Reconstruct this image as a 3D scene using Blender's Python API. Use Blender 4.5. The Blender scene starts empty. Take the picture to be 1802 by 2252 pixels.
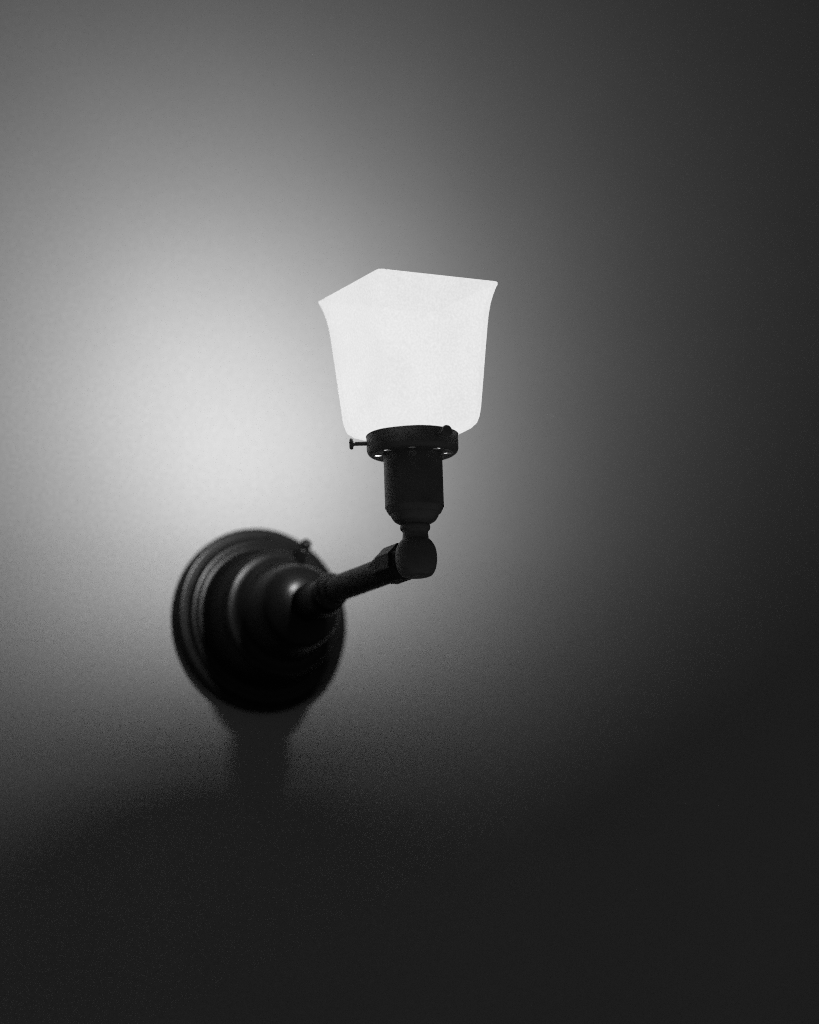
import bpy, bmesh, math
from mathutils import Vector, Matrix

S = 0.01                      # everything below is laid out in centimetres
sc = bpy.context.scene
COL = sc.collection

# ---------------------------------------------------------------- camera
AZ, DIST, CZ = 0.4423, 218.65, -36.15
PAN, TILT, ROLL = 0.0491, 0.1952, -0.0329
FPX = 7000.0                  # focal length in pixels of a 1802 px wide frame
L = 23.44                     # distance from wall to lamp axis

cd = bpy.data.cameras.new('camera')
cam = bpy.data.objects.new('camera', cd)
COL.objects.link(cam)
sc.camera = cam
h = AZ + PAN
fw = Vector((math.sin(h)*math.cos(TILT), math.cos(h)*math.cos(TILT), math.sin(TILT)))
rt = Vector((math.cos(h), -math.sin(h), 0))
up = rt.cross(fw)
r2 = rt*math.cos(ROLL) + up*math.sin(ROLL)
u2 = -rt*math.sin(ROLL) + up*math.cos(ROLL)
cpos = Vector((-DIST*math.sin(AZ), -DIST*math.cos(AZ), CZ)) * S
m = Matrix((r2, u2, -fw)).transposed().to_4x4()
m.translation = cpos
cam.matrix_world = m
cd.sensor_fit = 'HORIZONTAL'
cd.sensor_width = 36.0
cd.lens = FPX/1802*36.0
cd.clip_start = 0.05
cd.clip_end = 60
cd.dof.use_dof = True
cd.dof.focus_distance = (Vector((0, -L-1.5, 8))*S - cpos).dot(fw)
cd.dof.aperture_fstop = 3.2

# ---------------------------------------------------------------- world: a dim, unlit room
w = bpy.data.worlds.new('World')
sc.world = w
w.use_nodes = True
wn = w.node_tree
wb = wn.nodes['Background']
wb.inputs['Color'].default_value = (1, 1, 1, 1)
wtc = wn.nodes.new('ShaderNodeTexCoord')
wsp = wn.nodes.new('ShaderNodeSeparateXYZ')
wmr = wn.nodes.new('ShaderNodeMapRange')          # added ambient fill, stronger from below to lift the dark metal
wmr.inputs['From Min'].default_value = -0.45; wmr.inputs['From Max'].default_value = 0.25
wmr.inputs['To Min'].default_value = 0.145; wmr.inputs['To Max'].default_value = 0.042
wn.links.new(wtc.outputs['Generated'], wsp.inputs[0])
wn.links.new(wsp.outputs['Z'], wmr.inputs['Value'])
wn.links.new(wmr.outputs['Result'], wb.inputs['Strength'])

sc.view_settings.view_transform = 'Standard'
sc.view_settings.look = 'None'
sc.view_settings.exposure = 0
sc.view_settings.gamma = 1
sc.view_settings.use_curve_mapping = False
sc.render.engine = 'CYCLES'
sc.cycles.use_denoising = False
sc.cycles.max_bounces = 6
sc.cycles.transparent_max_bounces = 12
sc.cycles.sample_clamp_indirect = 0.6
sc.cycles.use_adaptive_sampling = True
sc.cycles.filter_width = 1.1
sc.cycles.adaptive_threshold = 0.04
sc.cycles.adaptive_min_samples = 6
sc.cycles.caustics_reflective = False
sc.cycles.caustics_refractive = False

# ---------------------------------------------------------------- materials
def nodes(name):
    mt = bpy.data.materials.new(name)
    mt.use_nodes = True
    nt = mt.node_tree
    return mt, nt, nt.nodes.get('Principled BSDF')

def plaster():
    mt, nt, b = nodes('painted plaster')
    tc = nt.nodes.new('ShaderNodeTexCoord')
    n1 = nt.nodes.new('ShaderNodeTexNoise'); n1.inputs['Scale'].default_value = 9; n1.inputs['Detail'].default_value = 5
    n2 = nt.nodes.new('ShaderNodeTexNoise'); n2.inputs['Scale'].default_value = 260; n2.inputs['Detail'].default_value = 4
    rp = nt.nodes.new('ShaderNodeValToRGB')
    rp.color_ramp.elements[0].position = .3; rp.color_ramp.elements[0].color = (.122, .122, .122, 1)
    rp.color_ramp.elements[1].position = .7; rp.color_ramp.elements[1].color = (.13, .13, .13, 1)
    bp = nt.nodes.new('ShaderNodeBump'); bp.inputs['Strength'].default_value = .12; bp.inputs['Distance'].default_value = .0006
    nt.links.new(tc.outputs['Object'], n1.inputs['Vector'])
    nt.links.new(tc.outputs['Object'], n2.inputs['Vector'])
    nt.links.new(n1.outputs['Fac'], rp.inputs['Fac'])
    n3 = nt.nodes.new('ShaderNodeTexNoise'); n3.inputs['Scale'].default_value = 420; n3.inputs['Detail'].default_value = 3
    nt.links.new(tc.outputs['Object'], n3.inputs['Vector'])
    mr = nt.nodes.new('ShaderNodeMapRange')
    mr.inputs['From Min'].default_value = .25; mr.inputs['From Max'].default_value = .75
    mr.inputs['To Min'].default_value = .86; mr.inputs['To Max'].default_value = 1.14
    nt.links.new(n3.outputs['Fac'], mr.inputs['Value'])
    vm = nt.nodes.new('ShaderNodeVectorMath'); vm.operation = 'SCALE'
    nt.links.new(rp.outputs['Color'], vm.inputs[0]); nt.links.new(mr.outputs['Result'], vm.inputs['Scale'])
    nt.links.new(vm.outputs[0], b.inputs['Base Color'])
    nt.links.new(n2.outputs['Fac'], bp.inputs['Height'])
    nt.links.new(bp.outputs['Normal'], b.inputs['Normal'])
    b.inputs['Roughness'].default_value = .85
    b.inputs['Specular IOR Level'].default_value = .2
    return mt

def bronze(name, base=.05, rough=.3, metal=.0, spec=.5):
    mt, nt, b = nodes(name)
    tc = nt.nodes.new('ShaderNodeTexCoord')
    n1 = nt.nodes.new('ShaderNodeTexNoise'); n1.inputs['Scale'].default_value = 60; n1.inputs['Detail'].default_value = 6
    rp = nt.nodes.new('ShaderNodeValToRGB')
    rp.color_ramp.elements[0].position = .3; rp.color_ramp.elements[0].color = (base*.8,)*3 + (1,)
    rp.color_ramp.elements[1].position = .75; rp.color_ramp.elements[1].color = (base*1.25,)*3 + (1,)
    mr = nt.nodes.new('ShaderNodeMapRange')
    mr.inputs['To Min'].default_value = rough*.85; mr.inputs['To Max'].default_value = rough*1.2
    nt.links.new(tc.outputs['Object'], n1.inputs['Vector'])
    nt.links.new(n1.outputs['Fac'], rp.inputs['Fac'])
    nt.links.new(n1.outputs['Fac'], mr.inputs['Value'])
    nt.links.new(rp.outputs['Color'], b.inputs['Base Color'])
    nt.links.new(mr.outputs['Result'], b.inputs['Roughness'])
    b.inputs['Metallic'].default_value = metal
    b.inputs['Specular IOR Level'].default_value = spec
    return mt

def opal():
    # lit opal glass: glows all over and lets part of the lamp's light through
    mt, nt, b = nodes('lit opal glass')
    nt.nodes.remove(b)
    out = nt.nodes['Material Output']
    tr = nt.nodes.new('ShaderNodeBsdfTransparent'); tr.inputs['Color'].default_value = (.2, .2, .2, 1)
    em = nt.nodes.new('ShaderNodeEmission'); em.inputs['Strength'].default_value = 1.0
    tc = nt.nodes.new('ShaderNodeTexCoord')
    n1 = nt.nodes.new('ShaderNodeTexNoise'); n1.inputs['Scale'].default_value = 30; n1.inputs['Detail'].default_value = 3
    mr = nt.nodes.new('ShaderNodeMapRange')
    mr.inputs['To Min'].default_value = GLOW*.78; mr.inputs['To Max'].default_value = GLOW*1.22
    nt.links.new(tc.outputs['Object'], n1.inputs['Vector'])
    n2 = nt.nodes.new('ShaderNodeTexNoise'); n2.inputs['Scale'].default_value = 750; n2.inputs['Detail'].default_value = 2
    nt.links.new(tc.outputs['Object'], n2.inputs['Vector'])
    av = nt.nodes.new('ShaderNodeMix'); av.data_type = 'FLOAT'; av.inputs['Factor'].default_value = .7
    nt.links.new(n1.outputs['Fac'], av.inputs[2]); nt.links.new(n2.outputs['Fac'], av.inputs[3])
    nt.links.new(av.outputs[0], mr.inputs['Value'])
    nt.links.new(mr.outputs['Result'], em.inputs['Strength'])
    ad = nt.nodes.new('ShaderNodeAddShader')
    nt.links.new(tr.outputs[0], ad.inputs[0]); nt.links.new(em.outputs[0], ad.inputs[1])
    nt.links.new(ad.outputs[0], out.inputs['Surface'])
    return mt

GLOW = 0.642
LAMP_POWER = 66
M_WALL = plaster()
M_METAL = bronze('dark patinated bronze', .055, .5, 0.0, .45)  # base raised to lighten parts the lamp does not light directly
M_CANOPY = bronze('dark bronze darkened against lamp', .003, .28, 0.0, .065)  # same bronze, base darkened to offset the lamp's direct light
M_ARM = bronze('dark patinated bronze of the arm', .005, .55, 0.0, .18)  # same bronze again, darkened to cancel light falling on the arm
M_OPAL = opal()

# ---------------------------------------------------------------- helpers
def link(name, bm, mat, parent=None, smooth=True, angle=35, bevel=0):
    bmesh.ops.recalc_face_normals(bm, faces=bm.faces)
    me = bpy.data.meshes.new(name)
    bm.to_mesh(me); bm.free()
    me.transform(Matrix.Scale(S, 4))
    me.materials.append(mat)
    o = bpy.data.objects.new(name, me)
    COL.objects.link(o)
    if parent: o.parent = parent
    if smooth:
        me.shade_smooth()
        try: me.set_sharp_from_angle(angle=math.radians(angle))
        except Exception: pass
    if bevel:
        b = o.modifiers.new('bevel', 'BEVEL'); b.width = bevel*S; b.segments = 3; b.limit_method = 'ANGLE'; b.angle_limit = math.radians(30)
    return o

def smooth_profile(pts, n=6):
    """Catmull-Rom through (r, h) points; a point given as (r, h, 1) stays a hard corner."""
    out = []
    P = [Vector(p[:2]) for p in pts]
    hard = [len(p) > 2 for p in pts]
    for i in range(len(P)-1):
        p1, p2 = P[i], P[i+1]
        p0 = P[i-1] if i and not hard[i] else p1*2-p2 if not hard[i] else p1-(p2-p1)
        p3 = P[i+2] if i+2 < len(P) and not hard[i+1] else p2*2-p1
        for k in range(n):
            t = k/n
            q = .5*((2*p1)+(p2-p0)*t+(2*p0-5*p1+4*p2-p3)*t*t+(3*p1-p0-3*p2+p3)*t**3)
            out.append((max(q.x, 0), q.y))
    out.append(tuple(P[-1]))
    return out

def lathe(prof, M, seg=96, bm=None):
    """revolve (r, h) about local z, then M"""
    bm = bm or bmesh.new()
    rows = []
    for r, hh in prof:
        if r < 1e-5:
            rows.append([bm.verts.new(M @ Vector((0, 0, hh)))])
        else:
            rows.append([bm.verts.new(M @ Vector((r*math.cos(2*math.pi*k/seg), r*math.sin(2*math.pi*k/seg), hh))) for k in range(seg)])
    for a, b in zip(rows, rows[1:]):
        for k in range(seg):
            k2 = (k+1) % seg
            if len(a) == 1 and len(b) == 1: continue
            if len(a) == 1: bm.faces.new((a[0], b[k], b[k2]))
            elif len(b) == 1: bm.faces.new((a[k], b[0], a[k2]))
            else: bm.faces.new((a[k], b[k], b[k2], a[k2]))
    return bm

def axis(origin, direction):
    d = Vector(direction).normalized()
    q = Vector((0, 0, 1)).rotation_difference(d)
    return Matrix.Translation(Vector(origin)) @ q.to_matrix().to_4x4()

# ---------------------------------------------------------------- wall (the setting)
bm = bmesh.new()
bmesh.ops.create_cube(bm, size=1)
for v in bm.verts:
    v.co = Vector((v.co.x*420, v.co.y*10+5, v.co.z*300))
wall = link('wall', bm, M_WALL, smooth=False)
wall['kind'] = 'structure'

# ---------------------------------------------------------------- wall sconce
ZP = -0.38                    # height of the backplate's centre against the joint
root = bpy.data.objects.new('wall_sconce', None)
COL.objects.link(root)
root.location = (0, 0, ZP*S)
root['label'] = 'dark metal wall sconce with round backplate, straight arm and glowing square white glass shade'
root['category'] = 'wall lamp'
OFF = Matrix.Translation((0, 0, -ZP))       # parts are laid out from the joint's height

def part(name, bm, mat, parent=None, **k):
    """parts measured in scene coordinates, parented to the sconce"""
    bmesh.ops.transform(bm, matrix=OFF, verts=bm.verts)
    return link(name, bm, mat, parent or root, **k)

# backplate: stepped, domed canopy turned about the arm's axis
prof = smooth_profile([
    (0, .0, 1), (6.2, .0, 1), (6.42, .06), (6.49, .3), (6.47, .62), (6.38, .83), (6.28, .88, 1), (5.8, .86, 1),
    (5.72, .98), (5.52, 1.11), (5.3, 1.13, 1), (5.22, 1.22), (5.08, 1.28), (4.9, 1.29, 1),
    (4.75, 1.7), (4.5, 2.7), (4.34, 3.5, 1), (4.34, 3.65), (4.28, 3.85), (4.12, 3.98), (3.95, 4.0, 1),
    (3.6, 4.15), (3.32, 4.6), (3.14, 5.4), (3.0, 6.2), (2.86, 6.8), (2.62, 7.22), (2.3, 7.5), (1.95, 7.7), (1.62, 7.84), (1.3, 7.93, 1),
    (1.3, 8.6), (1.28, 9.5), (1.25, 10.6), (1.1, 11.2, 1), (0, 11.2)], 5)
M = axis((0, -.02, ZP), (0, -1, 0))
backplate = part('backplate', lathe(prof, M, 160), M_CANOPY, angle=50)

# canopy screws: a long one with a ball tip, and a flush one at the rim
sp = smooth_profile([(0, 0, 1), (.55, 0, 1), (.52, .9), (.47, 1.3), (.42, 1.62), (.3, 1.72, 1), (.3, 1.76),
                     (.37, 1.86), (.38, 2.02), (.3, 2.22), (.12, 2.32), (0, 2.34)], 4)
part('canopy_screw', lathe(sp, axis((1.32, -3.3, 3.1), (.05, -.8, .6)), 32), M_CANOPY, backplate)
sp2 = smooth_profile([(0, 0, 1), (.2, 0, 1), (.22, .12), (.17, .24), (.08, .3), (0, .31)], 4)
part('canopy_screw', lathe(sp2, axis((.5, -.85, 5.35), (.05, -1, .35)), 24), M_CANOPY, backplate)

# arm: straight tube, sleeve at the backplate, eight-sided nut at the joint
ZA = -.12
bm = lathe([(0, 10.9), (.89, 10.9), (.89, L-3.9), (.93, L-3.6), (0, L-3.6)], axis((0, 0, ZA), (0, -1, 0)), 64)
arm = part('arm', bm, M_ARM)
cl = smooth_profile([(.88, 11.0, 1), (1.05, 11.02, 1), (1.18, 11.1), (1.22, 11.35), (1.17, 11.6), (1.05, 11.7, 1), (1.02, 12.1), (.96, 12.3, 1), (.88, 12.3)], 4)
part('sleeve', lathe(cl, axis((0, 0, ZA), (0, -1, 0)), 64), M_ARM, arm)

def octo(ap, y, rot=22.5):
    R = ap/math.cos(math.pi/8)
    return [Vector((R*math.cos(math.radians(rot+45*k)), -y, R*math.sin(math.radians(rot+45*k)))) for k in range(8)]
bm = bmesh.new()
rows = [octo(.84, L-4.9), octo(1.1, L-3.6), octo(1.16, L-3.45), octo(1.16, L-1.6), octo(1.0, L-1.4), octo(.8, L-.6)]
vr = [[bm.verts.new(v + Vector((0, 0, .05))) for v in r] for r in rows]
for a, b in zip(vr, vr[1:]):
    for k in range(8):
        bm.faces.new((a[k], a[(k+1) % 8], b[(k+1) % 8], b[k]))
bm.faces.new(vr[0]); bm.faces.new(vr[-1])
part('arm_nut', bm, M_ARM, arm, smooth=False, bevel=.05)

# swivel joint: squat ball with a neck
sj = smooth_profile([(0, -1.25, 1), (.72, -1.25, 1), (.98, -1.14), (1.2, -.8), (1.31, -.3), (1.32, .15), (1.24, .62), (1.04, .98),
                     (.84, 1.2, 1), (.82, 1.35), (.80, 1.6), (.83, 1.8), (.0, 1.8)][:-1] + [(.0, 1.8, 1)], 5)
joint = part('swivel_joint', lathe(sj, axis((0, -L, 0), (0, 0, 1)), 72), M_METAL)

# socket cup
sk = smooth_profile([(0, 1.5, 1), (.78, 1.5, 1), (.82, 1.72, 1), (.93, 1.78), (.96, 1.98), (.9, 2.12, 1), (1.02, 2.18), (1.28, 2.33),
                     (1.45, 2.55), (1.56, 2.78, 1), (1.66, 2.83, 1), (1.8, 3.1), (1.86, 3.3), (1.87, 3.55),
                     (1.87, 6.9, 1), (0, 6.9)], 5)
socket = part('socket', lathe(sk, axis((0, -L, 0), (0, 0, 1)), 96), M_METAL)

# shade holder: ring with a pierced floor
Z0, Z1, RR = 6.62, 7.92, 2.92
bm = bmesh.new()
rim = smooth_profile([(2.52, Z0+.02, 1), (2.62, Z0), (2.8, Z0+.1), (2.9, Z0+.28), (RR, Z0+.5), (RR, Z1-.12), (RR+.03, Z1-.05), (RR+.0, Z1),
                      (RR-.08, Z1+.01), (RR-.14, Z1-.05), (RR-.15, Z1-.4), (RR-.15, Z0+.55), (2.7, Z0+.25), (2.52, Z0+.05, 1)], 4)
lathe(rim, Matrix.Translation((0, -L, 0)), 128, bm)
NH, R0, R1, RH = 8, 1.86, 2.56, .24
def sector(z):
    for s in range(NH):
        a0 = math.radians(-4 + 45*s - 25.3 - 22.5); a1 = a0 + math.radians(45)
        pts = []
        for i in range(8): pts.append((R1, a0+(a1-a0)*i/8))
        for i in range(4): pts.append((R1+(R0-R1)*i/4, a1))
        for i in range(8): pts.append((R0, a1+(a0-a1)*i/8))
        for i in range(4): pts.append((R0+(R1-R0)*i/4, a0))
        outer = [Vector((r*math.cos(a), r*math.sin(a)-L, z)) for r, a in pts]
        am = (a0+a1)/2; c = Vector((2.2*math.cos(am), 2.2*math.sin(am)-L, z))
        inner = []
        for p in outer:
            d = p-c; inner.append(c + d.normalized()*RH)
        vo = [bm.verts.new(p) for p in outer]; vi = [bm.verts.new(p) for p in inner]
        n = len(vo)
        for k in range(n):
            bm.faces.new((vo[k], vo[(k+1) % n], vi[(k+1) % n], vi[k]))
        yield vi
low = list(sector(Z0+.02)); high = list(sector(Z0+.05))
for a, b in zip(low, high):
    for k in range(len(a)):
        bm.faces.new((a[k], a[(k+1) % len(a)], b[(k+1) % len(a)], b[k]))
bmesh.ops.remove_doubles(bm, verts=bm.verts, dist=.0005)
holder = part('shade_holder', bm, M_METAL)

# three thumb screws, the first pointing to the viewer's left
ts = smooth_profile([(0, -.4, 1), (.13, -.4, 1), (.13, .78, 1), (.2, .84), (.33, .86), (.36, .92), (.36, 1.0), (.3, 1.08), (.12, 1.1), (0, 1.1)], 4)
for k in range(3):
    ang = math.radians(180 - 24 + 120*k)
    d = (math.cos(ang), math.sin(ang), 0)
    Mx = axis((d[0]*RR, -L+d[1]*RR, 7.42), d)
    bm = lathe(ts, Mx, 28)
    part('thumb_screw', bm, M_METAL, holder)

# opal glass shade: square, tapered, flared lip, drawn in to a round neck
def sq(a, rc, z, n=10):
    pts = []
    rc = min(rc, a)
    for q, (sx, sy) in enumerate(((1, 1), (-1, 1), (-1, -1), (1, -1))):
        cx, cy = sx*(a-rc), sy*(a-rc)
        for k in range(n+1):
            t = math.pi/2*q + math.pi/2*k/n
            pts.append(Vector((cx+rc*math.cos(t), cy+rc*math.sin(t)-L, z)))
    return pts
outer = [(2.22, 2.22, 6.75), (2.3, 2.28, 7.35), (2.4, 2.1, 7.7), (2.62, 1.9, 7.88), (2.9, 1.55, 8.0), (3.12, 1.15, 8.14), (3.27, .8, 8.38),
         (3.34, .6, 8.75), (3.40, .5, 9.3), (3.47, .48, 10.2), (3.56, .46, 11.3), (3.65, .44, 12.5), (3.74, .42, 13.6), (3.82, .4, 14.6),
         (3.9, .38, 15.4), (4.0, .36, 16.05), (4.12, .34, 16.55), (4.24, .32, 16.95), (4.32, .3, 17.17), (4.345, .3, 17.27)]
lip = [(4.33, .3, 17.34), (4.27, .3, 17.37), (4.18, .3, 17.36), (4.11, .3, 17.3)]
inner = [(a-.26, max(rc-.1, .2), z) for a, rc, z in reversed(outer[5:-1])] + [(2.85, 1.3, 8.26), (2.6, 1.6, 8.14), (2.3, 1.9, 7.95), (2.1, 2.1, 7.6), (2.0, 2.0, 6.75)]
bm = bmesh.new()
rows = [[bm.verts.new(p) for p in sq(*t)] for t in outer+lip+inner]
n = len(rows[0])
for a, b in zip(rows, rows[1:]+rows[:1]):
    for k in range(n):
        bm.faces.new((a[k], a[(k+1) % n], b[(k+1) % n], b[k]))
shade = part('glass_shade', bm, M_OPAL, angle=80)

# the sconce's own light, inside the shade
ld = bpy.data.lights.new('lamp_light', 'AREA')
ld.shape = 'ELLIPSE'
ld.size = 1.8*S; ld.size_y = 2.6*S
ld.energy = LAMP_POWER
ld.spread = math.radians(167)
lo = bpy.data.objects.new('lamp_light', ld)
COL.objects.link(lo)
ax, ay = -.24, .44
d = Vector((math.sin(ax)*math.cos(ay), math.cos(ax)*math.cos(ay), math.sin(ay)))
mw = d.to_track_quat('-Z', 'Y').to_matrix().to_4x4()
mw.translation = Vector((-.09, -L+.62, 9.6-ZP))*S
lo.parent = root
lo.matrix_local = mw
